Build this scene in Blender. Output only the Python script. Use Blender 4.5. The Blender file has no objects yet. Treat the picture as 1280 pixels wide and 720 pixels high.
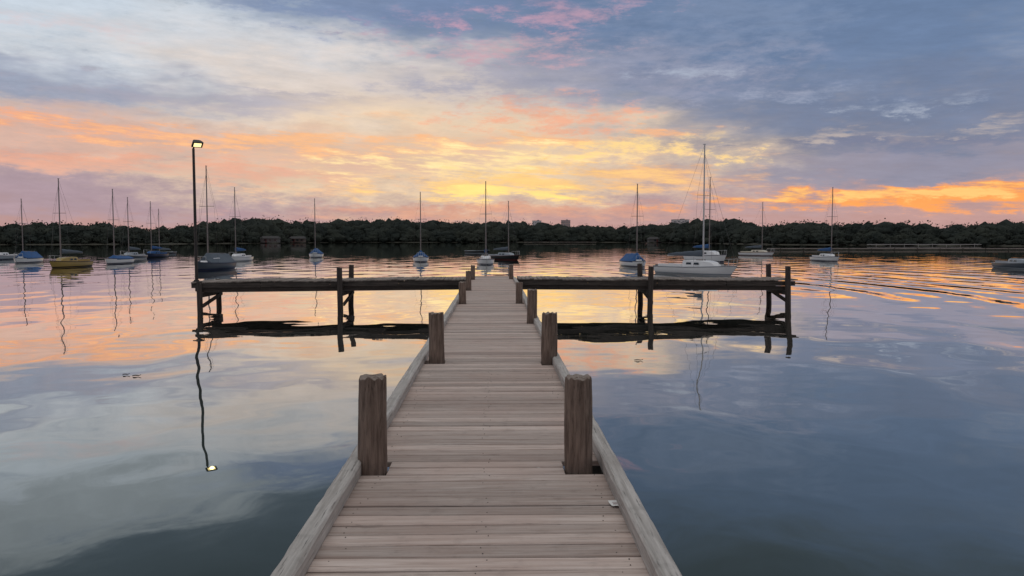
import bpy, math, random
from mathutils import Vector, Matrix, noise as mnoise
random.seed(7)
R = math.radians
S = bpy.context.scene
COL = S.collection
F = 1000.0; CX = 640.0; CY = 360.0
CAM_H = 1.5           # above the deck (deck top is z = 0)
WZ = -1.10            # lake level
PITCH = math.atan(62/1000.0); YAW = math.atan(22/1000.0)

# ------------------------------------------------------------------ camera
cam = bpy.data.cameras.new('camera'); camo = bpy.data.objects.new('camera', cam); COL.objects.link(camo)
cam.sensor_width = 36; cam.lens = 36*F/1280; cam.clip_end = 9000; cam.clip_start = 0.05
camo.location = (0, 0, CAM_H)
camo.rotation_euler = (math.pi/2 - PITCH, 0, -YAW)
S.camera = camo
CM = camo.rotation_euler.to_matrix()

def ray(px, py):
    return (CM @ Vector(((px-CX)/F, -(py-CY)/F, -1.0)))
def on_plane(px, py, z):
    d = ray(px, py); t = (z-CAM_H)/d.z
    return Vector((d.x*t, d.y*t, z))
def at_depth(px, py, Y):
    d = ray(px, py); t = Y/d.y
    return Vector((d.x*t, Y, CAM_H+d.z*t))

# ------------------------------------------------------------------ colour / nodes
def lin(c):
    o = []
    for v in c:
        v = v/255.0
        o.append(v/12.92 if v <= 0.04045 else ((v+0.055)/1.055)**2.4)
    return tuple(o)+(1.0,)

class NT:
    def __init__(s, tree):
        s.t = tree; s.t.nodes.clear()
    def n(s, typ, **kw):
        nd = s.t.nodes.new(typ)
        for k, v in kw.items(): setattr(nd, k, v)
        return nd
    def put(s, sock, v):
        if isinstance(v, bpy.types.NodeSocket): s.t.links.new(v, sock)
        else: sock.default_value = v
    def m(s, op, a, b=None, c=None, clamp=False):
        nd = s.n('ShaderNodeMath', operation=op, use_clamp=clamp)
        s.put(nd.inputs[0], a)
        if b is not None: s.put(nd.inputs[1], b)
        if c is not None: s.put(nd.inputs[2], c)
        return nd.outputs[0]
    def vm(s, op, a, b):
        nd = s.n('ShaderNodeVectorMath', operation=op)
        s.put(nd.inputs[0], a); s.put(nd.inputs[1], b)
        return nd.outputs[0]
    def mix(s, f, a, b, mode='MIX'):
        nd = s.n('ShaderNodeMix', data_type='RGBA', blend_type=mode)
        s.put(nd.inputs[0], f); s.put(nd.inputs[6], a); s.put(nd.inputs[7], b)
        return nd.outputs[2]
    def smooth(s, v, lo, hi):
        nd = s.n('ShaderNodeMapRange', interpolation_type='SMOOTHSTEP')
        s.put(nd.inputs[0], v); nd.inputs[1].default_value = lo; nd.inputs[2].default_value = hi
        return nd.outputs[0]
    def noise(s, vec, scale=1, detail=5, rough=0.55, dist=0.0):
        nd = s.n('ShaderNodeTexNoise')
        s.put(nd.inputs['Vector'], vec)
        nd.inputs['Scale'].default_value = scale; nd.inputs['Detail'].default_value = detail
        nd.inputs['Roughness'].default_value = rough; nd.inputs['Distortion'].default_value = dist
        return nd
    def ramp(s, f, stops):
        nd = s.n('ShaderNodeValToRGB'); cr = nd.color_ramp
        while len(cr.elements) < len(stops): cr.elements.new(0.5)
        for e, (p, c) in zip(cr.elements, stops): e.position = p; e.color = c
        s.put(nd.inputs[0], f)
        return nd.outputs[0]

# ------------------------------------------------------------------ world: dusk sky with clouds
w = bpy.data.worlds.new('World'); S.world = w; w.use_nodes = True
q = NT(w.node_tree)
tc = q.n('ShaderNodeTexCoord'); D = tc.outputs['Generated']
sp = q.n('ShaderNodeSeparateXYZ'); q.put(sp.inputs[0], D)
dx, dy, dz = sp.outputs
az = q.m('MULTIPLY', q.m('ARCTAN2', dx, dy), 1000.0)
el = q.m('MULTIPLY', q.m('ARCSINE', dz), 1000.0)
def sc3(a, b, off=0.0):
    return q.vm('ADD', q.vm('MULTIPLY', D, (a, a, b)), (off, off*1.7, off*0.6))
wn = q.noise(sc3(8, 30), 1, 4, 0.6)
wv = q.n('ShaderNodeSeparateColor'); q.put(wv.inputs[0], wn.outputs['Color'])
# streaky noise is sheared a little so that the streaks sink towards the right
shear = q.n('ShaderNodeCombineXYZ'); q.put(shear.inputs[2], q.m('MULTIPLY', dx, 6.0))
n2 = q.noise(q.vm('ADD', q.vm('MULTIPLY', D, (13, 13, 92)), shear.outputs[0]), 1, 7, 0.68, 0.0).outputs[0]
n3 = q.noise(sc3(21, 72, 9.0), 1, 7, 0.70, 0.0).outputs[0]
U = q.m('ADD', az, q.m('MULTIPLY', q.m('SUBTRACT', wv.outputs[0], 0.5), 240.0))
V = q.m('ADD', el, q.m('MULTIPLY', q.m('SUBTRACT', wv.outputs[1], 0.5), 55.0))
V = q.m('ADD', V, q.m('MULTIPLY', q.m('SUBTRACT', n3, 0.5), 40.0))
V = q.m('MAXIMUM', V, 0.0)
Vg = q.m('ADD', q.m('MULTIPLY', V, 0.55), q.m('MULTIPLY', el, 0.45))
n1 = q.m('ADD', q.m('MULTIPLY', wv.outputs[2], .55), q.m('MULTIPLY', n3, .45))
def st(v, c, g=1.0):
    l = lin(c); return (v/1570.0, (l[0]*g, l[1]*g, l[2]*g, 1))
base = q.ramp(q.m('DIVIDE', Vg, 1570.0), [
    st(0, (190, 148, 144)), st(25, (196, 156, 150)), st(60, (182, 158, 162)), st(100, (210, 186, 176)), st(145, (196, 184, 182)),
    st(200, (160, 168, 186)), st(270, (134, 150, 174)), st(330, (100, 114, 130)), st(430, (78, 90, 102)),
    st(620, (150, 155, 162)), st(900, (214, 214, 214)), st(1570, (230, 227, 226))])
col = base
def pxuv(px, py):
    u = (px-618)/1000.0; v = (298-py)/1000.0
    return 1000*math.atan(u), 1000*math.atan(v/math.sqrt(1+u*u))
def blob(px, py, sx, sy, c, s=1.0, nz=None, k=0.6, g=1.0, lo=0.25, hi=0.75):
    global col
    u0, v0 = pxuv(px, py)
    a = q.m('MULTIPLY_ADD', U, 1/(sx*1.25), -u0/(sx*1.25))
    b = q.m('MULTIPLY_ADD', V, 1/(sy*1.25), -v0/(sy*1.25))
    r2 = q.m('MULTIPLY_ADD', a, a, q.m('MULTIPLY', b, b))
    gz = q.m('POWER', 0.36788, r2)
    if nz is not None:
        gz = q.m('MULTIPLY', q.smooth(gz, 0.02, 0.4), q.m('ADD', gz, q.m('MULTIPLY_ADD', nz, k, -.5*k)))
    f = q.m('MULTIPLY', q.smooth(gz, lo, hi), s)
    l = lin(c)
    col = q.mix(f, col, (l[0]*g, l[1]*g, l[2]*g, 1))
# big masses
blob(960, 40, 400, 110, (104, 126, 160), .92, n1, 1.6, lo=0, hi=.9)
blob(1180, 150, 280, 50, (114, 127, 154), .85, n1, 2.2, lo=0, hi=.9)
blob(900, 30, 120, 40, (126, 142, 170), .6, n1, 4.0, lo=.2, hi=1)
blob(120, 30, 240, 75, (202, 213, 224), .95, n1, 2.4, lo=0, hi=.85)
blob(330, 85, 210, 48, (208, 209, 213), .88, n1, 2.4, lo=0, hi=.9)
blob(500, 140, 230, 62, (222, 208, 198), .9, n1, 2.2, lo=0, hi=.9)
blob(50, 112, 190, 24, (142, 151, 174), .8, n1, 3.0, lo=.1, hi=.9)
blob(450, 12, 160, 28, (118, 136, 170), .85, n1, 2.8, lo=.1, hi=.9)
blob(300, 126, 200, 11, (168, 164, 178), .6, n2, 3.0, lo=.15, hi=1.0)
blob(740, 100, 190, 34, (148, 151, 172), .75, n3, 2.6, lo=0, hi=1.0)
# mauve low bands
blob(160, 245, 330, 24, (170, 149, 160), .75, n2, 1.6, lo=0, hi=.9)
blob(920, 252, 180, 20, (182, 155, 158), .75, n2, 1.6, lo=0, hi=.9)
blob(1080, 205, 280, 17, (148, 145, 162), .85, n2, 2.4, lo=.05, hi=.9)
blob(960, 182, 210, 12, (120, 126, 150), .85, n2, 2.4, lo=.1, hi=.9)
blob(1040, 170, 180, 7, (202, 186, 174), .6, n2, 3.6, lo=.25, hi=1.2)
# warm light, soft peach first, then thin bright streaks in it
blob(560, 200, 290, 55, (238, 210, 176), .9, n1, 1.8, lo=0, hi=.95)
blob(560, 205, 260, 40, (244, 194, 150), .65, n2, 5.0, lo=.3, hi=1.3)
blob(190, 180, 330, 26, (218, 176, 158), .75, n1, 2.2, lo=0, hi=.95)
blob(110, 166, 250, 14, (244, 168, 126), .85, n2, 5.5, lo=.4, hi=1.45)
blob(360, 178, 250, 13, (250, 192, 142), .85, n2, 5.5, lo=.4, hi=1.45)
blob(60, 200, 220, 9, (234, 166, 138), .7, n2, 5.0, lo=.35, hi=1.4)
blob(300, 218, 280, 9, (226, 174, 152), .7, n2, 5.0, lo=.35, hi=1.4)
blob(690, 148, 110, 26, (240, 170, 138), .8, n3, 4.8, lo=.35, hi=1.5)
blob(700, 175, 150, 12, (246, 182, 134), .75, n2, 5.0, lo=.35, hi=1.35)
blob(600, 208, 160, 24, (255, 228, 168), .92, n2, 4.8, 1.06, lo=.35, hi=1.35)
blob(800, 186, 100, 18, (255, 216, 144), .9, n3, 4.8, 1.04, lo=.35, hi=1.35)
blob(770, 228, 150, 16, (242, 186, 134), .8, n2, 3.8, lo=.2, hi=1.2)
blob(650, 232, 150, 20, (253, 206, 132), .85, n2, 4.0, 1.02, lo=.2, hi=1.25)
blob(636, 242, 75, 9, (255, 220, 134), .9, n2, 4.2, 1.12, lo=.3, hi=1.2)
blob(620, 265, 220, 9, (226, 160, 130), .7, n2, 2.4, lo=.1, hi=1.1)
blob(1180, 247, 210, 13, (253, 164, 90), .98, n2, 3.6, 1.02, lo=.1, hi=.95)
blob(1090, 245, 150, 7, (255, 200, 122), .85, n2, 4.6, 1.06, lo=.3, hi=1.2)
# pink tufts high up
blob(600, 66, 130, 20, (206, 160, 168), .7, n3, 6.0, lo=.4, hi=2.0)
blob(690, 22, 130, 18, (198, 156, 172), .65, n3, 6.0, lo=.4, hi=2.0)
blob(560, 26, 110, 14, (190, 154, 174), .55, n3, 6.0, lo=.4, hi=2.0)
blob(110, 45, 90, 12, (212, 184, 184), .45, n3, 5.0, lo=.4, hi=1.7)
# small bright wisps
blob(850, 92, 70, 11, (176, 186, 202), .55, n3, 6.5, lo=.5, hi=2.1)
blob(1130, 132, 60, 9, (186, 192, 204), .6, n3, 6.0, lo=.5, hi=2.0)
blob(1000, 118, 100, 11, (160, 168, 188), .5, n3, 6.0, lo=.5, hi=2.0)
# lighter cloud above the frame at the left
blob(60, -55, 230, 36, (166, 176, 184), .8, n1, 4.0, lo=.2, hi=1.0)
# overall mottling
mot = q.m('MULTIPLY_ADD', q.m('ADD', n2, n3), 0.34, 0.68)
hs = q.n('ShaderNodeVectorMath', operation='SCALE'); q.put(hs.inputs[0], col); q.put(hs.inputs['Scale'], mot)
bg = q.n('ShaderNodeBackground'); q.put(bg.inputs[0], hs.outputs[0]); bg.inputs[1].default_value = 1.0
wo = q.n('ShaderNodeOutputWorld'); q.put(wo.inputs[0], bg.outputs[0])
w.cycles.sampling_method = 'MANUAL'; w.cycles.sample_map_resolution = 256

# ------------------------------------------------------------------ materials
def new_mat(name):
    m = bpy.data.materials.new(name); m.use_nodes = True
    return m, NT(m.node_tree)
def plain(name, c, rough=0.5, metal=0.0, var=0.12, scale=6.0, bump=0.0):
    m, t = new_mat(name)
    o = t.n('ShaderNodeTexCoord').outputs['Object']
    nz = t.noise(o, scale, 4, .6).outputs[0]
    f = t.m('ADD', 1-var, t.m('MULTIPLY', nz, 2*var))
    v = t.n('ShaderNodeVectorMath', operation='SCALE'); v.inputs[0].default_value = c[:3]; t.put(v.inputs['Scale'], f)
    b = t.n('ShaderNodeBsdfPrincipled'); t.put(b.inputs['Base Color'], v.outputs[0])
    b.inputs['Roughness'].default_value = rough; b.inputs['Metallic'].default_value = metal
    if bump:
        bn = t.n('ShaderNodeBump'); bn.inputs['Strength'].default_value = 1; bn.inputs['Distance'].default_value = bump
        t.put(bn.inputs['Height'], nz); t.put(b.inputs['Normal'], bn.outputs[0])
    out = t.n('ShaderNodeOutputMaterial'); t.put(out.inputs[0], b.outputs[0])
    return m
def wood(name, c1, c2, c3, gs, rough=.75, bump=.0015, isl=.35, spots=False, crack=.5, lit_endgrain=None):
    """weathered timber: gs = grain scale per axis (low along the grain)"""
    m, t = new_mat(name)
    o = t.n('ShaderNodeTexCoord').outputs['Object']
    geo = t.n('ShaderNodeNewGeometry'); rnd = geo.outputs['Random Per Island']
    off = t.n('ShaderNodeCombineXYZ'); t.put(off.inputs[0], t.m('MULTIPLY', rnd, 37.0)); t.put(off.inputs[1], t.m('MULTIPLY', rnd, 11.0))
    p = t.vm('ADD', t.vm('MULTIPLY', o, gs), off.outputs[0])
    g1 = t.noise(p, 1, 6, .65, .6).outputs[0]
    g2 = t.noise(t.vm('MULTIPLY', p, (2.3, 2.3, 2.3)), 1, 4, .7, .2).outputs[0]
    big = t.noise(o, .9, 4, .6).outputs[0]
    bl = t.noise(o, 7.0, 5, .65).outputs[0]
    c = t.mix(t.smooth(g1, .32, .68), c1, c2)
    c = t.mix(t.m('MULTIPLY', t.smooth(big, .4, .65), .55), c, c3)
    c = t.mix(t.m('MULTIPLY', t.smooth(bl, .52, .75), .30), c, tuple(x*.45 for x in c1[:3])+(1,))
    c = t.mix(t.m('MULTIPLY', t.smooth(g2, .57, .70), crack), c, tuple(x*.25 for x in c1[:3])+(1,))
    if lit_endgrain:
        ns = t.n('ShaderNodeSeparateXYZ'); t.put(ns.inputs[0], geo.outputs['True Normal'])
        c = t.mix(t.m('MULTIPLY', t.smooth(ns.outputs[2], .5, .85), .8), c, lit_endgrain)  # weathered end grain, tops painted lighter to make up for weak shading
    k = t.m('ADD', 1-isl/2, t.m('MULTIPLY', rnd, isl))
    v = t.n('ShaderNodeVectorMath', operation='SCALE'); t.put(v.inputs[0], c); t.put(v.inputs['Scale'], k)
    cc = v.outputs[0]
    if spots:
        vo = t.n('ShaderNodeTexVoronoi'); t.put(vo.inputs['Vector'], o); vo.inputs['Scale'].default_value = 3.0
        sn = t.noise(o, 16, 3, .6).outputs[0]
        dd = t.m('ADD', vo.outputs['Distance'], t.m('MULTIPLY', t.m('SUBTRACT', sn, .5), .10))
        sel = t.n('ShaderNodeSeparateColor'); t.put(sel.inputs[0], vo.outputs['Color'])
        f = t.m('MULTIPLY', t.m('SUBTRACT', 1.0, t.smooth(dd, .03, .06)), t.m('GREATER_THAN', sel.outputs[0], .80))
        cc = t.mix(t.m('MULTIPLY', f, .75), cc, (.70, .70, .68, 1))
    b = t.n('ShaderNodeBsdfPrincipled'); t.put(b.inputs['Base Color'], cc)
    t.put(b.inputs['Roughness'], t.m('ADD', rough-.12, t.m('MULTIPLY', g1, .25)))
    b.inputs['Specular IOR Level'].default_value = .35
    bn = t.n('ShaderNodeBump'); bn.inputs['Strength'].default_value = 1; bn.inputs['Distance'].default_value = bump
    t.put(bn.inputs['Height'], t.m('ADD', g1, t.m('MULTIPLY', g2, .6))); t.put(b.inputs['Normal'], bn.outputs[0])
    out = t.n('ShaderNodeOutputMaterial'); t.put(out.inputs[0], b.outputs[0])
    return m
M = {}
M['plank'] = wood('weathered_plank', (.40, .305, .26, 1), (.58, .49, .44, 1), (.47, .345, .295, 1), (1.5, 34, 34), .7, .003, .50, True, .6)
M['kerb'] = wood('weathered_kerb', (.33, .305, .28, 1), (.56, .53, .50, 1), (.42, .39, .36, 1), (34, 1.4, 34), .75, .006, .12, False, .85)
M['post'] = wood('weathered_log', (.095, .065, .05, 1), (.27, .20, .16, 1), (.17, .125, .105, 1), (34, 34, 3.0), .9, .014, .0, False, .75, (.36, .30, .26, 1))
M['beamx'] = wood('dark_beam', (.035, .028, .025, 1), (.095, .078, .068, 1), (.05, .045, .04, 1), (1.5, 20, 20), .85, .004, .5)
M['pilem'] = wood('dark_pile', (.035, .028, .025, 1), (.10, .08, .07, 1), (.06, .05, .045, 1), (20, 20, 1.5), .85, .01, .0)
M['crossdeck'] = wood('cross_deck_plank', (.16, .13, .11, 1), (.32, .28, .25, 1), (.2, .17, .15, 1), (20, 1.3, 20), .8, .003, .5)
M['nail'] = plain('nail_steel', (.13, .11, .095), .6, .2)
M['white'] = plain('white_gelcoat', (.74, .75, .76), .3, 0, .05, 2)
M['grey'] = plain('grey_gelcoat', (.30, .34, .38), .35, 0, .08, 2)
M['slate'] = plain('slate_gelcoat', (.055, .07, .09), .35, 0, .08, 2)
M['yellow'] = plain('yellow_gelcoat', (.36, .25, .07), .35, 0, .08, 2)
M['cream'] = plain('cream_gelcoat', (.6, .55, .44), .4, 0, .06, 2)
M['navy'] = plain('navy_paint', (.015, .022, .06), .3, 0, .1, 2)
M['black'] = plain('black_paint', (.012, .012, .015), .3, 0, .1, 2)
M['maroon'] = plain('maroon_paint', (.10, .02, .02), .4, 0, .1, 2)
M['bluec'] = plain('blue_canvas', (.02, .09, .25), .8, 0, .2, 9, .01)
M['greyc'] = plain('grey_canvas', (.09, .115, .145), .85, 0, .2, 9, .01)
M['alu'] = plain('mast_aluminium', (.18, .17, .17), .4, .4, .1, 3)
M['mastw'] = plain('white_mast', (.50, .50, .51), .4, .0, .1, 3)
M['wire'] = plain('rigging_wire', (.12, .12, .12), .5, .5)
M['glass'] = plain('dark_glass', (.02, .025, .03), .1)
M['nonskid'] = plain('nonskid_deck', (.5, .5, .49), .8, 0, .1, 10)
M['motor'] = plain('motor_cowl', (.05, .05, .055), .4)
M['polem'] = plain('dark_lamp_pole', (.035, .033, .032), .5, .3, .2, 5)
M['paper'] = plain('white_paper', (.82, .82, .80), .8)
M['ink'] = plain('grey_print', (.35, .2, .2), .8)
M['leafd'] = plain('wet_leaf', (.03, .02, .012), .6)
M['wall1'] = plain('pale_wall', (.11, .10, .098), .9, 0, .08, 1)
M['wall2'] = plain('brick_wall', (.10, .07, .06), .9, 0, .1, 1)
M['tower'] = plain('tower_wall', (.70, .66, .66), .9, 0, .05, 1)  # tower colours paled: distance haze and backlight offset put into the albedo
M['towerb'] = plain('tower_brick', (.55, .42, .40), .9, 0, .05, 1)
M['towerr'] = plain('tower_roof', (.40, .37, .38), .9)
M['towerw'] = plain('tower_window', (.28, .28, .31), .5)
M['pierpile'] = plain('pale_pile', (.34, .32, .31), .8, 0, .1, 1)
M['roofm'] = plain('roof_shingle', (.05, .047, .047), .9)
M['sand'] = plain('shore_ground', (.05, .048, .035), .95, 0, .3, .4, .05)

m, t = new_mat('lit_lamp')
e = t.n('ShaderNodeEmission'); e.inputs[0].default_value = (1, .80, .34, 1); e.inputs[1].default_value = 1.7
o = t.n('ShaderNodeOutputMaterial'); t.put(o.inputs[0], e.outputs[0]); M['lit'] = m

m, t = new_mat('foliage')
o_ = t.n('ShaderNodeTexCoord').outputs['Object']
geo = t.n('ShaderNodeNewGeometry')
nz = t.noise(o_, .06, 4, .6).outputs[0]
c = t.mix(t.smooth(nz, .35, .65), (.026, .033, .029, 1), (.044, .050, .039, 1))
c = t.mix(t.m('MULTIPLY', geo.outputs['Random Per Island'], .4), c, (.022, .028, .026, 1))
b = t.n('ShaderNodeBsdfPrincipled'); t.put(b.inputs['Base Color'], c); b.inputs['Roughness'].default_value = .9
b.inputs['Specular IOR Level'].default_value = .1
o = t.n('ShaderNodeOutputMaterial'); t.put(o.inputs[0], b.outputs[0]); M['foliage'] = m

# water
m, t = new_mat('lake_water')
o_ = t.n('ShaderNodeTexCoord').outputs['Object']
s_ = t.n('ShaderNodeSeparateXYZ'); t.put(s_.inputs[0], o_); wx, wy, wz_ = s_.outputs
h1 = t.noise(t.vm('MULTIPLY', o_, (.46, .28, 1)), 1, 0, .4, .3).outputs[0]
h2 = t.noise(t.vm('MULTIPLY', o_, (1.2, 1.4, 1)), 1, 0, .5, .2).outputs[0]
h3 = t.noise(t.vm('MULTIPLY', o_, (5, 6, 1)), 1, 1, .5).outputs[0]
# long wake ridges right of the pier: wide arcs that spread away from the pier
bend = t.noise(t.vm('MULTIPLY', o_, (.05, .04, 1)), 1, 0, .5).outputs[0]
cxx = t.m('ADD', wx, 26.0); cyy = t.m('SUBTRACT', wy, 42.0)
rad = t.m('SQRT', t.m('ADD', t.m('MULTIPLY', cxx, cxx), t.m('MULTIPLY', t.m('MULTIPLY', cyy, cyy), .7)))
ph = t.m('MULTIPLY', t.m('ADD', rad, t.m('MULTIPLY', bend, 3.0)), 3.3)
wave = t.m('ADD', t.m('SINE', ph), t.m('MULTIPLY', t.m('SINE', t.m('MULTIPLY', ph, .57)), 1.3))
pat = t.noise(t.vm('MULTIPLY', o_, (.10, .04, 1)), 1, 0, .5).outputs[0]
mask = t.m('MULTIPLY', t.smooth(wx, 2.5, 10.0), t.m('ADD', .5, t.m('MULTIPLY', t.smooth(pat, .35, .62), .7)))
mask = t.m('MULTIPLY', mask, t.m('SUBTRACT', 1.0, t.m('MULTIPLY', t.smooth(wy, 40, 100), .8)))
mask2 = t.m('ADD', .01, mask)
far = t.smooth(wy, 35, 160)
hh = t.m('ADD', t.m('MULTIPLY', h1, t.m('MULTIPLY_ADD', far, -.033, .045)), t.m('MULTIPLY', h2, t.m('MULTIPLY_ADD', far, -.002, .0034)))
hh = t.m('ADD', hh, t.m('MULTIPLY', h3, t.m('ADD', .00004, t.m('MULTIPLY', far, .0008))))
hh = t.m('ADD', hh, t.m('MULTIPLY', wave, t.m('MULTIPLY', mask2, .0075)))
bn = t.n('ShaderNodeBump'); bn.inputs['Strength'].default_value = 1.0; bn.inputs['Distance'].default_value = 1.0
t.put(bn.inputs['Height'], hh)
fr = t.n('ShaderNodeFresnel'); fr.inputs[0].default_value = 1.45; t.put(fr.inputs[1], bn.outputs[0])
frp = t.m('MINIMUM', t.m('MULTIPLY', fr.outputs[0], 1.7), .985)
gl = t.n('ShaderNodeBsdfGlossy'); gl.inputs['Roughness'].default_value = .008; gl.inputs[0].default_value = (.98, .97, .94, 1); t.put(gl.inputs['Normal'], bn.outputs[0])
df = t.n('ShaderNodeBsdfDiffuse'); df.inputs[0].default_value = (.038, .055, .052, 1)
mx = t.n('ShaderNodeMixShader'); t.put(mx.inputs[0], frp); t.put(mx.inputs[1], df.outputs[0]); t.put(mx.inputs[2], gl.outputs[0])
o = t.n('ShaderNodeOutputMaterial'); t.put(o.inputs[0], mx.outputs[0]); M['water'] = m

# ------------------------------------------------------------------ mesh builder
class MB:
    def __init__(s): s.v = []; s.f = []; s.mi = []; s.sm = []
    def add(s, vs, fs, mi=0, smooth=False):
        b = len(s.v); s.v += [tuple(x) for x in vs]
        for f in fs: s.f.append([i+b for i in f]); s.mi.append(mi); s.sm.append(smooth)
    def box(s, c, d, rz=0.0, mi=0, bev=0.0, tilt=None):
        x, y, z = d[0]/2, d[1]/2, d[2]/2
        if bev <= 0:
            vs = [(-x,-y,-z),(x,-y,-z),(x,y,-z),(-x,y,-z),(-x,-y,z),(x,-y,z),(x,y,z),(-x,y,z)]
            fs = [(3,2,1,0),(4,5,6,7),(0,1,5,4),(1,2,6,5),(2,3,7,6),(3,0,4,7)]
        else:
            e = bev
            vs = [(-x,-y,-z),(x,-y,-z),(x,y,-z),(-x,y,-z),(-x,-y,z-e),(x,-y,z-e),(x,y,z-e),(-x,y,z-e),
                  (-x+e,-y+e,z),(x-e,-y+e,z),(x-e,y-e,z),(-x+e,y-e,z)]
            fs = [(3,2,1,0),(8,9,10,11),(0,1,5,4),(1,2,6,5),(2,3,7,6),(3,0,4,7),(4,5,9,8),(5,6,10,9),(6,7,11,10),(7,4,8,11)]
        mt = Matrix.Translation(c) @ Matrix.Rotation(rz, 4, 'Z')
        if tilt: mt = mt @ Matrix.Rotation(tilt[0], 4, 'X') @ Matrix.Rotation(tilt[1], 4, 'Y')
        s.add([mt @ Vector(v) for v in vs], fs, mi)
    def tube(s, p0, p1, r0, r1=None, n=8, mi=0, caps=True):
        if r1 is None: r1 = r0
        p0 = Vector(p0); p1 = Vector(p1); d = (p1-p0).normalized()
        a = d.orthogonal().normalized(); b = d.cross(a)
        vs = []
        for p, r in ((p0, r0), (p1, r1)):
            for i in range(n):
                an = 2*math.pi*i/n; vs.append(p+(a*math.cos(an)+b*math.sin(an))*r)
        fs = [(i, (i+1) % n, n+(i+1) % n, n+i) for i in range(n)]
        s.add(vs, fs, mi, True)
        if caps:
            s.add(vs[:n], [tuple(range(n))[::-1]], mi); s.add(vs[n:], [tuple(range(n))], mi)
    def loft(s, rings, close=True, mi=0, smooth=True, cap=True):
        n = len(rings[0]); vs = [p for r in rings for p in r]; fs = []
        for k in range(len(rings)-1):
            for i in range(n if close else n-1):
                j = (i+1) % n
                fs.append((k*n+i, k*n+j, (k+1)*n+j, (k+1)*n+i))
        s.add(vs, fs, mi, smooth)
        if cap:
            s.add(rings[0], [tuple(range(n))[::-1]], mi); s.add(rings[-1], [tuple(range(n))], mi)
    def build(s, name, mats, parent=None, loc=None):
        me = bpy.data.meshes.new(name); me.from_pydata(s.v, [], s.f)
        for x in (mats if isinstance(mats, (list, tuple)) else [mats]): me.materials.append(x)
        me.polygons.foreach_set('material_index', s.mi); me.polygons.foreach_set('use_smooth', s.sm)
        me.update()
        o = bpy.data.objects.new(name, me); COL.objects.link(o)
        if parent: o.parent = parent
        if loc is not None: o.location = loc
        return o
def tag(o, label=None, cat=None, group=None, kind=None):
    if label: o['label'] = label
    if cat: o['category'] = cat
    if group: o['group'] = group
    if kind: o['kind'] = kind
    return o
def empty(name, loc, rz=0.0):
    o = bpy.data.objects.new(name, None); COL.objects.link(o); o.location = loc; o.rotation_euler = (0, 0, rz); o.empty_display_size = .2
    return o

# ------------------------------------------------------------------ water and land
b = MB()
xs = [-5000, -400, -60, 0, 60, 400, 5000]; ys = [-400, -30, 0, 60, 200, 700, 6000]
vs = [(x, y, 0) for y in ys for x in xs]
b.add(vs, [(j*7+i, j*7+i+1, j*7+i+8, j*7+i+7) for j in range(6) for i in range(6)])
tag(b.build('water', M['water'], loc=(0, 0, WZ)), kind='structure')

def interp(tab, x):
    if x <= tab[0][0]: return tab[0][1]
    for (a, va), (c, vc) in zip(tab, tab[1:]):
        if x <= c: return va+(vc-va)*(x-a)/(c-a)
    return tab[-1][1]
SHORE = [(-900, 300), (0, 330), (200, 360), (330, 430), (430, 520), (780, 520), (860, 430), (960, 330), (1100, 290), (1280, 265), (2200, 240)]
SKYL = [(-900, 278), (0, 280), (60, 277), (130, 278), (200, 284), (250, 279), (312, 271), (360, 274), (420, 275), (500, 273), (560, 276), (640, 275),
        (700, 280), (760, 281), (820, 279), (860, 275), (915, 270), (955, 280), (1000, 273), (1050, 277), (1110, 276), (1180, 279), (1240, 276), (1290, 276), (2200, 276)]
HW = -WZ+CAM_H
rows = []
px = -900
while px <= 2200:
    u = (px-618)/1000.0; d = interp(SHORE, px)
    d *= 1+.02*mnoise.noise(Vector((px*.02, 0, 0)))
    rows.append([(u*d, d, -.3), (u*(d+1.5), d+1.5, .25), (u*(d+60), d+60, 1.6), (u*2600, 2600, 3.0)])
    px += 20
b = MB()
n = 4; vs = [p for r in rows for p in r]
b.add(vs, [(k*n+i, (k+1)*n+i, (k+1)*n+i+1, k*n+i+1) for k in range(len(rows)-1) for i in range(3)], 0, False)
tag(b.build('far_shore', M['sand'], loc=(0, 0, WZ)), kind='structure')

ICO = None
def ico():
    global ICO
    if ICO: return ICO
    import bmesh
    bm = bmesh.new(); bmesh.ops.create_icosphere(bm, subdivisions=2, radius=1)
    ICO = ([v.co.copy() for v in bm.verts], [tuple(v.index for v in f.verts) for f in bm.faces]); bm.free()
    return ICO
def crown(b, c, rx, rz, nleaf, ls):
    vs, fs = ico(); sd = random.random()*100
    b.add([(c[0]+v.x*rx*.8*(1+.7*mnoise.noise(v*2.0+Vector((sd, 0, 0)))), c[1]+v.y*rx*.8, c[2]+v.z*rz*.8*(1+.7*mnoise.noise(v*2.4+Vector((0, sd, 0))))) for v in vs], fs)
    for i in range(nleaf):
        v = Vector((random.gauss(0, 1), random.gauss(0, 1)-.3, random.gauss(0, 1)+.3)).normalized()
        k = 1+.6*mnoise.noise(v*2.2+Vector((sd, 0, 0)))+random.uniform(-.36, .04)
        p = Vector((c[0]+v.x*rx*k, c[1]+v.y*rx*k, c[2]+v.z*rz*k))
        a = Vector((random.gauss(0, 1), random.gauss(0, 1), random.gauss(0, 1))).normalized(); e2 = a.orthogonal().normalized()
        s1 = ls*random.uniform(.5, 1.2); s2 = ls*random.uniform(.4, .9)
        b.add([p-a*s1, p+e2*s2, p+a*s1, p-e2*s2], [(0, 1, 2, 3)])
b = MB()
px = -700.0
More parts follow.
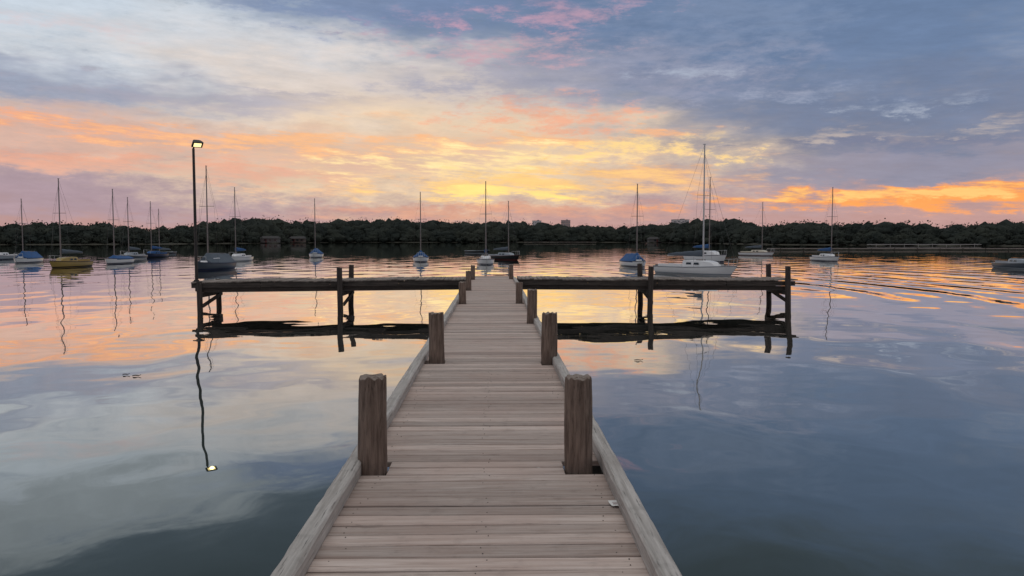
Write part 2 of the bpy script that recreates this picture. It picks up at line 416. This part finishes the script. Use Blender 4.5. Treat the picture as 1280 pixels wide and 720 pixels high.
while px < 1950:
    d0 = interp(SHORE, px); inview = -60 < px < 1340
    step_m = 4.2 if inview else 12.0
    for off, hs_ in ((3, .34), (9, .62), (18, .86), (26, .95), (36, 1.03)):
        if not inview and off in (9, 26): continue
        pj = px+random.uniform(-8, 8)
        d = d0+off+random.uniform(-2, 2); u = (pj-618)/1000.0
        topz = HW+(298-interp(SKYL, pj))*d/1000.0
        H = topz*hs_*(random.uniform(.86, 1.02) if off > 20 else random.uniform(.7, 1.08))
        rz = H*random.uniform(.34, .48); rx = rz*random.uniform(.8, 1.9)
        crown(b, (u*d, d, H-rz), rx, rz, 95 if inview else 14, .5)
        crown(b, (u*d+random.uniform(-3, 3), d-1, H*.35), rx*1.1, H*.38, 20 if inview else 5, .55)
    px += step_m/d0*1000
tag(b.build('wood', M['foliage'], loc=(0, 0, WZ)), 'dark continuous wood along the far shore of the lake', 'wood', kind='stuff')

# ------------------------------------------------------------------ far buildings, shore things
def building(px, topy, wpx, D, wall, label, cols=4):
    c = at_depth(px, 298, D); topz = HW+(298-topy)*D/1000.0; W = wpx*D/1000.0; Dp = W*.6
    r = empty('apartment_block', (c.x, D, WZ+2))
    H = topz-2
    q_ = MB(); q_.box((0, 0, H/2), (W, Dp, H)); q_.build('wall', wall, r)
    q_ = MB(); q_.box((0, 0, H+.3), (W*1.03, Dp*1.03, .6)); q_.box((W*.15, 0, H+1.1), (W*.2, Dp*.4, 1.0)); q_.build('roof', M['towerr'], r)
    for i in range(cols):
        for k in range(2):
            q_ = MB(); q_.box(((i+.5)/cols*W-W/2, -Dp/2-.02, H-2.2-k*3.6), (W/cols*.5, .12, 1.5)); q_.build('window', M['towerw'], r)
    tag(r, label, 'building')
building(671, 276.4, 11, 1100, M['tower'], 'small pale block above the trees, left of the two in mid shore')
building(707, 275.8, 11, 1100, M['towerb'], 'pale brick block above the trees, right of the two in mid shore')
building(850, 275.0, 20, 1000, M['tower'], 'wide pale block above the trees near the tallest mast')
def house(px, D, w_, h_, wall, label, name='shore_house'):
    c = at_depth(px, 298, D)
    r = empty(name, (c.x, D, WZ+.4))
    q_ = MB(); q_.box((0, 0, h_/2), (w_, 6, h_)); q_.build('wall', wall, r)
    q_ = MB(); x = w_/2+.5
    q_.add([(-x,-3.5,h_),(x,-3.5,h_),(x,3.5,h_),(-x,3.5,h_),(-x*.8,0,h_+1.3),(x*.8,0,h_+1.3)], [(0,1,5,4),(2,3,4,5),(1,2,5),(3,0,4),(3,2,1,0)]); q_.build('roof', M['roofm'], r)
    for i in range(3):
        q_ = MB(); q_.box(((i-1)*w_*.3+.6, -3.03, h_*.6), (1.2, .08, 1.0)); q_.build('window', M['glass'], r)
    q_ = MB(); q_.box((-w_*.18, -3.03, .95), (.95, .08, 1.9)); q_.build('door', M['maroon'], r)
    tag(r, label, 'house')
house(338, 433, 9, 2.2, M['wall1'], 'low grey house at the foot of the wood on the left far shore')
house(372, 461, 8, 2.1, M['wall2'], 'brown low house on the left far shore, nearer the middle')
house(826, 473, 15, 1.8, M['wall1'], 'low grey boathouse on the far shore left of the tallest mast', 'boathouse')
def far_pier(px0, px1, y, h, n_, label, posts=1.0, dm='crossdeck'):
    A = on_plane(px0, y, WZ); B = on_plane(px1, y, WZ); r = empty('shore_pier', A)
    v = B-A; L = v.length; r.rotation_euler = (0, 0, math.atan2(v.y, v.x))
    q_ = MB(); q_.box((L/2, 0, h), (L, 1.6, .22)); q_.build('deck', M[dm], r)
    for i in range(n_):
        q_ = MB(); q_.tube((L*(i+.5)/n_, -.9, -.6), (L*(i+.5)/n_, -.9, h+posts*random.uniform(.5, 1.1)), .08, n=6); q_.build('pile', M['pilem'] if dm == 'crossdeck' else M['pierpile'], r)
    tag(r, label, 'pier')
far_pier(1085, 1225, 307.6, .55, 8, 'long pale pier along the right far shore', .3, 'pierpile')
far_pier(655, 745, 304.0, .6, 10, 'thin dark pier low on the water in mid far shore', .4)
far_pier(960, 1300, 312.5, .3, 12, 'low floating pontoon line across the water at far right', .15)

# ------------------------------------------------------------------ main pier
XL0, XL1 = -.948, -.845      # left kerb outer / inner
XR0, XR1 = .692, .792         # right kerb inner / outer
PEND = 31.9
posts = [ # px, base y, height m, radius
 (466, 594, .615, .092, 'thick weathered post at the left pier edge, nearest the camera'),
 (723, 591, .605, .09, 'thick weathered post at the right pier edge, nearest the camera'),
 (546, 454.5, .60, .093, 'weathered post at the left pier edge, second from the camera'),
 (686.5, 455, .60, .095, 'weathered post at the right pier edge, second from the camera'),
 (665, 404, .59, .09, 'weathered post at the right pier edge, third from the camera'),
 (578, 380, .50, .085, 'weathered post at the left pier edge, third from the camera'),
 (649, 379, .48, .08, 'weathered post at the right pier edge, fourth, just before the crossing'),
 (585.5, 363, .56, .085, 'weathered post at the left pier edge where the left arm joins'),
 (591, 349.5, .52, .08, 'small far post at the left corner of the pier end'),
 (639, 349, .54, .08, 'small far post at the right corner of the pier end'),
]
PP = []
for p in posts:
    c = on_plane(p[0], p[1], 0.0); c.y += p[3]; c.x *= c.y/(c.y-p[3]); PP.append(c)
pier = empty('pier', (0, 0, 0))
b = MB(); y = -3.0; k = 0
while y < PEND:
    wd = random.choice((.124, .128, .132, .135, .138)); yc = y+wd/2
    x0, x1 = -.93+random.uniform(-.01, .01), .775+random.uniform(-.01, .01)
    for pc, pd in zip(PP, posts):
        rr = pd[3]
        if abs(pc.y-yc) < rr+.05:
            if pc.x < 0: x0 = pc.x+rr+.004
            else: x1 = pc.x-rr-.004
    z = random.uniform(-.004, .002)
    b.box(((x0+x1)/2, yc, z-.019), (x1-x0, wd, .038), random.uniform(-.003, .003), 0, .006, (random.uniform(-.014, .014), random.uniform(-.002, .002)))
    if -0 < y < 9:
        for sx in (-.74, -.06, .60):
            for dy_ in (-.036, .036):
                if random.random() < .35: continue
                xx = sx+random.uniform(-.035, .035)
                if x0+.03 < xx < x1-.03:
                    b.tube((xx, yc+dy_+random.uniform(-.008, .008), z-.002), (xx, yc+dy_, z+.0014), .0036, n=7, mi=1)
    y += wd+random.uniform(.010, .017); k += 1
b.build('deck', [M['plank'], M['nail']], pier)
def kerb(xa, xb):
    y = -3.0
    while y < 29.0:
        L = random.uniform(4.8, 5.6); y2 = min(y+L, 29.2)
        q_ = MB(); nseg = 60; rings = []
        sx = random.uniform(-.003, .003); hz = .083+random.uniform(-.002, .002)
        for i in range(nseg+1):
            yy = y+.001+(y2-y-.002)*i/nseg
            wob = .008*mnoise.noise(Vector((yy*.6, xa*5, 0)))+sx*(i/nseg-.5)
            zz = .004+.004*mnoise.noise(Vector((yy*.7, 3, xa)))
            e = .012+.010*mnoise.noise(Vector((yy*7, xa, 2))); e2 = .012+.010*mnoise.noise(Vector((yy*7, xa, 8)))
            A, B = xa+wob, xb+wob
            rings.append([(A, yy, .003), (B, yy, .003), (B, yy, zz+hz-e), (B-e, yy, zz+hz), (A+e2, yy, zz+hz), (A, yy, zz+hz-e2)])
        q_.loft(rings, True, 0, False); q_.build('kerb_rail', M['kerb'], pier)
        y = y2
kerb(XL0, XL1); kerb(XR0, XR1)
for x in (-.90, -.08, .745):
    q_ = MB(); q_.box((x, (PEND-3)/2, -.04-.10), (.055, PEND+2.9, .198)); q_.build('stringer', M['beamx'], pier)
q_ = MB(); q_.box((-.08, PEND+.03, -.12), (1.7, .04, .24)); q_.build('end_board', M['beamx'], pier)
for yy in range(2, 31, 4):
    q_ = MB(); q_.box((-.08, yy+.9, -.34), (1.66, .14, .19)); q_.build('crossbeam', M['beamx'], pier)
tag(pier, 'long weathered plank pier with timber kerbs running out from the camera', 'pier')

def log_mesh(r, h, down, seed, n=44):
    q_ = MB(); rings = []
    zs = [-down, -down*.5, -.1]+[h*i/24 for i in range(0, 24)]+[h-.010, h-.003, h]
    for zi, z in enumerate(zs):
        ring = []
        fac = 1.0
        if z == h: fac = .96
        elif z > h-.005: fac = .99
        for i in range(n):
            a = 2*math.pi*i/n; v = Vector((math.cos(a), math.sin(a), 0))
            g = mnoise.noise(Vector((v.x*1.3+seed, v.y*1.3, z*2.2)))
            g2 = mnoise.noise(Vector((v.x*7+seed, v.y*7, z*2.6)))
            g3 = mnoise.noise(Vector((v.x*3+seed, v.y*3, z*9)))
            cr = -.13*max(0, g2-.30)/.4
            rr = r*fac*(1+.035*g+.012*g2+.02*g3+cr)*(1.0+.02*math.cos(z*6+seed))*(1.03-.06*max(0, z)/h if h > .1 else 1)
            zt = z+(.026*mnoise.noise(Vector((v.x*2.5, v.y*2.5, seed))) if z > h-.02 else 0)
            ring.append((v.x*rr, v.y*rr, zt))
        rings.append(ring)
    for fr_, dz_ in ((.6, .000), (.25, .004)):
        ring = []
        for i in range(n):
            a = 2*math.pi*i/n; v = Vector((math.cos(a), math.sin(a), 0))
            ring.append((v.x*r*fr_, v.y*r*fr_, h+dz_-.014*max(0, mnoise.noise(Vector((v.x*5+seed, v.y*5, 9))))))
        rings.append(ring)
    q_.loft(rings, True, 0, True, True)
    return q_
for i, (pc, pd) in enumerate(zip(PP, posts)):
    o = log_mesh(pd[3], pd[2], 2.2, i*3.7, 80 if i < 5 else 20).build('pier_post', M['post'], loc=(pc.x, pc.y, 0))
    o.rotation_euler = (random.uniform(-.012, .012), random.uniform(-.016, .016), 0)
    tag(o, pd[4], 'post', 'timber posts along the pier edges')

# ------------------------------------------------------------------ cross arms
def arm(x0, x1, ya, yb, zl, zr, piles, label):
    r = empty('cross_dock', ((x0+x1)/2, (ya+yb)/2, 0))
    cx_, cy_ = (x0+x1)/2, (ya+yb)/2
    def zz(x): return zl+(zr-zl)*(x-x0)/(x1-x0)+.012*math.sin(x*1.3)
    b = MB(); x = x0
    while x < x1-.05:
        b.box((x+.07-cx_, random.uniform(-.03, .03), zz(x)-.02+random.uniform(-.010, .010)), (.132, yb-ya, .042), random.uniform(-.006, .006), 0, .006)
        x += .148
    b.build('deck', M['crossdeck'], r)
    tl = math.atan2(zl-zr, x1-x0)
    for yy in (ya+.05, yb-.05):
        for k in range(4):
            xa = x0+(x1-x0)*k/4; xb = x0+(x1-x0)*(k+1)/4
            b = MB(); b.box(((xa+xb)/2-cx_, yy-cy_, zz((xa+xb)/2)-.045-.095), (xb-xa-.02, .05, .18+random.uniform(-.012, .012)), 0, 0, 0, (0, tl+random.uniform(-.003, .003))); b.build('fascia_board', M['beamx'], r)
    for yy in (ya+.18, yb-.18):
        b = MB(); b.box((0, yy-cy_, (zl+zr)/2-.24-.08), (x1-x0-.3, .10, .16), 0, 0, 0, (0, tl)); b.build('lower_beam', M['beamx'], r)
    for (xp, yp, top, rr) in piles:
        o = log_mesh(rr, top, 2.2, xp*2.1+yp, 16).build('pile', M['pilem'], r, (xp-cx_, yp-cy_, zz(xp)))
        o.rotation_euler = (random.uniform(-.03, .03), random.uniform(-.03, .03), 0)
    for xg in sorted(set(round(p[0], 1) for p in piles)):
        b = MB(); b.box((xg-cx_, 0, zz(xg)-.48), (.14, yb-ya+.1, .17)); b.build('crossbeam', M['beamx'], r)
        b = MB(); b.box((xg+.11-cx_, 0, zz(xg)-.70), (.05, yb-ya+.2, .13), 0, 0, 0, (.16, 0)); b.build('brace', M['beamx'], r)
    tag(r, label, 'dock')
YA, YB = 29.3, 31.2
def Xat(px, Y): return at_depth(px, 340, Y).x
arm(Xat(238, YA), -.99, YA, YB, -.075, .02,
    [(Xat(249, YA), YA-.02, .02, .10), (Xat(249, YA)+.02, YB, .02, .10), (Xat(425, YA), YA-.09, .47, .10), (Xat(425, YA)+.05, YB+.09, .50, .10)],
    'left arm of the cross dock, dark beams on piles, lamp at its end')
arm(.87, Xat(995, YA), YA, YB, .02, -.03,
    [(Xat(813, YA), YA-.09, .47, .10), (Xat(813, YA)-.02, YB+.09, .5, .10), (Xat(984, YA), YA-.09, .48, .10), (Xat(984, YA), YB+.09, .5, .10)],
    'right arm of the cross dock, dark beams on piles, no lamp')

# ------------------------------------------------------------------ lamp
lx = Xat(245.5, YA+.25)
lamp = empty('dock_lamp', (lx, YA+.25, -.09))
q_ = MB(); q_.tube((0, 0, -.35), (0, 0, 4.85), .058, .045, 12); q_.build('pole', M['polem'], lamp)
q_ = MB(); q_.box((0, -.0, .01), (.22, .22, .03)); q_.box((0, 0, .05), (.15, .15, .05)); q_.build('base_plate', M['polem'], lamp)
q_ = MB(); q_.tube((0, 0, 4.83), (.05, -.02, 4.98), .03, .026, 8); q_.tube((.05, -.02, 4.98), (.10, -.04, 5.01), .026, .026, 8); q_.build('bracket', M['polem'], lamp)
q_ = MB()
head = Matrix.Translation((.15, -.04, 5.02)) @ Matrix.Rotation(R(-52), 4, 'Z') @ Matrix.Rotation(R(48), 4, 'Y')
rings = []
for x, wy_, hz in ((-.15, .07, .05), (-.10, .13, .08), (.0, .18, .11), (.05, .19, .12), (.075, .19, .12)):
    rings.append([head @ Vector((x, sy*wy_, sz*hz)) for sy, sz in ((-1, -1), (1, -1), (1, 1), (-1, 1))])
q_.loft(rings, True, 0, False); hd = q_.build('lamp_head', M['polem'], lamp)
q_ = MB()
q_.loft([[head @ Vector((x, sy*.13, sz*.08)) for sy, sz in ((-1, -1), (1, -1), (1, 1), (-1, 1))] for x in (.070, .084)], True, 0, False)
q_.build('lit_lens', M['lit'], hd)
tag(lamp, 'tall dark pole with a lit floodlight at the left end of the dock', 'lamp')
ld = bpy.data.lights.new('floodlight', 'SPOT'); ld.energy = 1.5; ld.color = (1, .78, .4); ld.spot_size = R(110); ld.shadow_soft_size = .08
lo = bpy.data.objects.new('floodlight', ld); COL.objects.link(lo)
lo.location = Vector(lamp.location)+(head @ Vector((.13, 0, 0)))
dirv = (head.to_3x3() @ Vector((1, 0, 0))); lo.rotation_euler = dirv.to_track_quat('-Z', 'Y').to_euler()

# ------------------------------------------------------------------ small things
c = on_plane(769, 631, 0)
r = empty('paper_tag', (c.x, c.y, .0055), R(8))
q_ = MB()
rings = [[(-.030, y_, .001+z_), (.030, y_, .001+z_), (.030, y_, .002+z_), (-.030, y_, .002+z_)] for y_, z_ in ((-.042, .002), (-.01, 0), (.02, .0), (.042, .005))]
q_.loft(rings, True, 0, False); q_.build('paper', M['paper'], r)
q_ = MB()
for k in range(3): q_.box((0, -.015+k*.013, .0032+.0008*k), (.03, .003, .0006))
q_.build('print_lines', M['ink'], r)
tag(r, 'small white paper tag lying on the deck by the right kerb', 'tag')
for (px, py, lb, sz) in ((156, 469, 'dark floating leaf on calm water at left, the left of two', .05), (169, 470.5, 'dark floating leaf on calm water at left, the right of two', .06), (797, 451, 'dark floating twig on the water right of the pier', .07)):
    c = on_plane(px, py, WZ)
    q_ = MB(); n = 10; vs = [(0, 0, .012)]
    for i in range(n):
        a = 2*math.pi*i/n; rr = sz*(1+.3*math.sin(3*a)); vs.append((rr*math.cos(a), rr*.55*math.sin(a), .008+.02*abs(math.sin(a))))
    q_.add(vs, [(0, 1+i, 1+(i+1) % n) for i in range(n)], 0, False)
    q_.tube((sz*.9, 0, .012), (sz*1.7, .02, .03), .006, n=5)
    tag(q_.build('floating_leaf' if 'leaf' in lb else 'floating_twig', M['leafd'], loc=(c.x, c.y, WZ)), lb, 'leaf' if 'leaf' in lb else 'twig')

# ------------------------------------------------------------------ boats
def sailboat(px, wl, top, L, beam, rot, hull, stripe, cover, label, cabin=True, style='boom', mast=True, mmat='alu', fb=.52, motor=True, mx=.13, cabmat='white', lean=0.0):
    A = on_plane(px, wl, WZ); Yc = A.y+L*.36
    X = A.x*Yc/A.y
    L *= 1.02
    r_ = R(rot); ang = math.atan2(-math.cos(r_), math.sin(r_))
    root = empty('sailboat', (X, Yc, WZ), ang)
    N = 15
    def hb(t):
        if t < .42: return beam/2*(.74+.26*math.sin(math.pi/2*t/.42))
        return beam/2*max(.012, max(0.0, math.cos(math.pi/2*min(1.0, (t-.42)/.58)))**.72)
    def sh(t): return fb*(.86+.02*t+.26*max(0.0, t-.35)**1.6/.65**1.6)
    def xx(t, lev): # lev 1 at sheer 0 at keel; raked bow
        return -L/2+L*t-(1-lev)*.11*L*max(0, t-.7)/.3+(1-lev)*.03*L*max(0, .2-t)/.2
    rings = []
    for i in range(N):
        t = i/(N-1); h = hb(t); z = sh(t)
        half = [(1.0, z, 1), (.985, z*.62, .75), (.93, z*.3, .5), (.84, .0, .3), (.55, -.14, .1), (0, -.24, 0)]
        ring = [(xx(t, l), h*k, zz_) for k, zz_, l in half]+[(xx(t, l), -h*k, zz_) for k, zz_, l in half[-2::-1]]
        rings.append(ring)
    q_ = MB(); q_.loft(rings, False, 0, True, False); q_.add(rings[0], [tuple(range(len(rings[0])))]); q_.build('hull', M[hull], root)
    q_ = MB()
    for s in (1, -1):
        rr = []
        for i in range(N):
            t = i/(N-1); h = hb(t)
            z0, z1 = .02, .02+fb*.17
            rr.append([(xx(t, .32), s*(h*.85+.012), z0), (xx(t, .45), s*(h*.905+.014), z1)])
        q_.loft(rr, False, 0, True, False)
    q_.build('waterline_stripe', M[stripe], root)
    q_ = MB(); rr = []
    for i in range(N):
        t = i/(N-1); h = max(.002, hb(t)-.01); rr.append([(xx(t, 1), h, sh(t)-.02), (xx(t, 1), 0, sh(t)+.03), (xx(t, 1), -h, sh(t)-.02)])
    q_.loft(rr, False, 0, True, False); q_.build('deck', M['nonskid'] if hull != 'yellow' else M['yellow'], root)
    q_ = MB()
    for s in (1, -1):
        q_.loft([[(xx(i/(N-1), 1), s*(hb(i/(N-1))+.018), sh(i/(N-1))-.03), (xx(i/(N-1), 1), s*(hb(i/(N-1))+.018), sh(i/(N-1))+.03), (xx(i/(N-1), 1), s*(hb(i/(N-1))-.03), sh(i/(N-1))+.03)] for i in range(N)], True, 0, True, False)
    q_.build('gunwale', M[stripe], root)
    dz_ = fb*.92
    topc = dz_
    if cabin:
        q_ = MB(); rr = []
        ch = .42*fb/.56
        for x, wq, hq in ((-.12, .30, .95), (-.04, .31, 1.0), (.12, .29, .98), (.22, .22, .8), (.29, .14, .12)):
            wv_ = beam*wq; z0 = dz_-.04; z1 = dz_+ch*hq
            rr.append([(x*L, wv_, z0), (x*L, wv_*.86, z1-.05), (x*L, wv_*.68, z1), (x*L, -wv_*.68, z1), (x*L, -wv_*.86, z1-.05), (x*L, -wv_, z0)])
        q_.loft(rr, True, 0, False, True); cb = q_.build('cabin', M[cabmat], root)
        for s in (1, -1):
            for x0_, x1_ in ((-.07, .0), (.03, .10)):
                z1 = dz_+ch*.66; z0 = dz_+ch*.34; wv_ = beam*.30*.945+.012
                q_ = MB(); q_.add([(x0_*L, s*(wv_+.02), z0), (x1_*L, s*(wv_+.02), z0), (x1_*L-.04, s*(wv_-.01), z1), (x0_*L+.04, s*(wv_-.01), z1)], [(0, 1, 2, 3)]); q_.build('window', M['glass'], cb)
        q_ = MB(); q_.box((.05*L, 0, dz_+ch+.02), (.5, .45, .05), bev=.01); q_.build('hatch', M['glass'], cb)
        topc = dz_+ch
        for s in (1, -1):
            q_ = MB(); q_.box((-.29*L, s*beam*.27, dz_+.07), (.32*L, .07, .17), bev=.01); q_.build('coaming', M[cabmat], root)
        q_ = MB(); zb = sh(1)
        pts = [(.34*L, beam*.24, zb+.42), (.43*L, beam*.13, zb+.46), (.50*L, 0, zb+.48), (.43*L, -beam*.13, zb+.46), (.34*L, -beam*.24, zb+.42)]
        for a_, c_ in zip(pts, pts[1:]): q_.tube(a_, c_, .014, n=5)
        for p_ in pts: q_.tube(p_, (p_[0]-.03, p_[1]*.95, sh(.85)), .014, n=5)
        q_.build('bow_rail', M['mastw'], root)
    if mast:
        H = HW+(298-top)*Yc/1000.0
        xm = mx*L; z0 = topc-.02
        q_ = MB(); q_.tube((xm, 0, z0), (xm-.02, 0, H), .062, .042, 8); q_.box((xm-.04, 0, H+.01), (.22, .05, .04)); mo = q_.build('mast', M[mmat], root)
        q_ = MB(); zs_ = z0+(H-z0)*.56
        q_.tube((xm, -beam*.33, zs_+.03), (xm, beam*.33, zs_+.03), .02, n=5); q_.build('spreader', M[mmat], mo)
        q_ = MB()
        q_.tube((xm, 0, H*.93), (.49*L, 0, sh(1)), .007, n=4); q_.tube((xm, 0, H), (-.49*L, 0, sh(0)), .006, n=4)
        for s in (1, -1):
            q_.tube((xm, 0, H*.93), (xm, s*beam*.33, zs_+.03), .006, n=4); q_.tube((xm, s*beam*.33, zs_+.03), (xm-.05, s*beam*.46, dz_), .006, n=4)
        q_.build('rigging', M['wire'], root)
        zb = topc+.36
        q_ = MB(); q_.tube((xm-.06, 0, zb), (-.40*L, 0, zb-.06), .04, .035, 8); bo = q_.build('boom', M[mmat], root)
        if style == 'boom':
            q_ = MB(); rr = []
            for i in range(9):
                t = i/8; x = xm-.05+(-.38*L-xm)*t; rz_ = .17*(1-t)**.7+.07+.012*math.sin(i*2.3); ry_ = rz_*.62
                zc = zb+.05-.06*t+rz_*.35
                rr.append([(x, ry_*math.cos(a), zc+rz_*math.sin(a)) for a in [2*math.pi*k_/10 for k_ in range(10)]])
            q_.loft(rr, True, 0, True, True); q_.build('sail_cover', M[cover], bo)
        elif style == 'tent':
            q_ = MB(); rr = []
            for i in range(9):
                t = i/8; x = xm+.12*L+(-.47*L-xm-.12*L)*t
                yb_ = hb(min(1, max(0, (x+L/2)/L)))*1.02; zt = zb+.04-.14*t-(.35 if i == 0 else 0)+.03*math.sin(i*1.9)
                ze = dz_+.05
                rr.append([(x, yb_, ze-.10), (x, yb_*.96, ze), (x, yb_*.45, (ze+zt)/2+.02), (x, .04, zt), (x, -.04, zt), (x, -yb_*.45, (ze+zt)/2+.02), (x, -yb_*.96, ze), (x, -yb_, ze-.10)])
            q_.loft(rr, True, 0, False, True); q_.build('boat_cover', M[cover], root)
    if motor:
        q_ = MB(); x = -L/2-.16
        q_.box((x, -.22, fb*.75), (.22, .2, .34), bev=.05); q_.box((x-.0, -.22, fb*.25), (.10, .06, .8)); q_.box((-L/2-.03, -.22, fb*.6), (.08, .24, .22)); q_.build('outboard_motor', M['motor'], root)
    q_ = MB(); q_.box((-L/2-.04, .08, -.05+fb*.25), (.16, .035, .75)); q_.build('rudder', M[cabmat], root)
    root.rotation_euler.x = lean
    tag(root, label, 'sailboat', 'sailboats moored on the lake')
    return root

sailboat(33, 329, 250, 5.4, 1.8, 8, 'white', 'navy', 'bluec', 'white sailboat under a blue cover, leftmost complete boat on the lake', style='tent')
sailboat(86, 335, 226, 5.5, 1.8, -4, 'yellow', 'black', 'greyc', 'sailboat with a dull yellow hull on the left side', fb=.56, cabmat='yellow', mx=.2)
sailboat(147, 330, 238, 4.4, 1.7, -4, 'white', 'navy', 'bluec', 'small white sailboat with blue cover just right of the yellow boat', style='tent', cabin=False)
sailboat(165, 324.5, 248, 5.2, 1.8, -4, 'slate', 'white', 'greyc', 'dark hulled sailboat between the small blue covered boat and the low navy one', cabin=True, cabmat='grey')
sailboat(193, 322, 253, 5.6, 1.9, -4, 'navy', 'black', 'bluec', 'low navy sailboat left of the lamp pole, farther out', style='boom', cabmat='bluec')
sailboat(203, 319, 262, 5.6, 2.0, -10, 'black', 'grey', 'greyc', 'far black sailboat half hidden behind the low navy one', cabin=False)
sailboat(266, 338, 210, 5.7, 1.9, -8, 'slate', 'navy', 'greyc', 'dark slate sailboat under a grey cover right behind the lamp pole', style='tent', fb=.60)
sailboat(299, 327, 236, 5.6, 1.9, -2, 'white', 'grey', 'bluec', 'clean white sailboat with cabin just right of the lamp pole', style='boom', mx=.18)
sailboat(395, 322, 249, 5.0, 1.9, 6, 'white', 'navy', 'bluec', 'small sailboat seen bow-on with blue cover above the left arm', style='tent')
sailboat(526, 327.5, 241, 5.4, 1.8, 5, 'white', 'navy', 'bluec', 'white sailboat with blue tent cover alone left of the pier end', style='tent')
sailboat(607, 331, 228, 5.6, 1.8, 3, 'white', 'navy', 'bluec', 'white sailboat seen bow-on directly beyond the pier end', style='boom')
sailboat(631, 325, 252, 5.6, 2.0, 38, 'black', 'maroon', 'greyc', 'black hulled sailboat turned sideways right of the pier end', cabin=True, cabmat='grey')
sailboat(598, 317, 262, 5.8, 2.0, 42, 'black', 'grey', 'greyc', 'distant black sailboat behind the bow-on one at the pier end', cabin=False, mast=False)
sailboat(793, 334, 231, 5.2, 1.8, 8, 'white', 'navy', 'bluec', 'sailboat with bright blue cover beside the middle piles of the right arm', style='tent')
sailboat(871, 345, 182, 6.9, 2.2, 36, 'white', 'grey', 'greyc', 'largest white sailboat with the tallest mast, nearest on the right', style='boom', mmat='mastw', fb=.62, mx=.08)
sailboat(884, 328, 222, 6.6, 2.2, 22, 'white', 'navy', 'bluec', 'white sailboat partly hidden behind the largest one', style='boom', fb=.75, mx=.05)
sailboat(947, 320, 253, 6.2, 2.1, 30, 'white', 'maroon', 'greyc', 'low white sailboat farther out, right of the largest one', style='boom', cabmat='cream')
sailboat(1033, 327, 235, 5.4, 1.9, 4, 'white', 'navy', 'bluec', 'white sailboat with blue sail cover alone on the right side', style='boom', mx=.2)
sailboat(1274, 337, 262, 5.8, 2.1, -4, 'slate', 'grey', 'bluec', 'grey boat with no mast cut off by the right frame edge', mast=False, cabmat='grey')
sailboat(2, 325, 262, 5.2, 1.9, 0, 'grey', 'navy', 'greyc', 'grey boat with no mast cut off by the left frame edge', mast=False)

S.view_settings.view_transform = 'Standard'; S.view_settings.look = 'None'; S.view_settings.exposure = 0
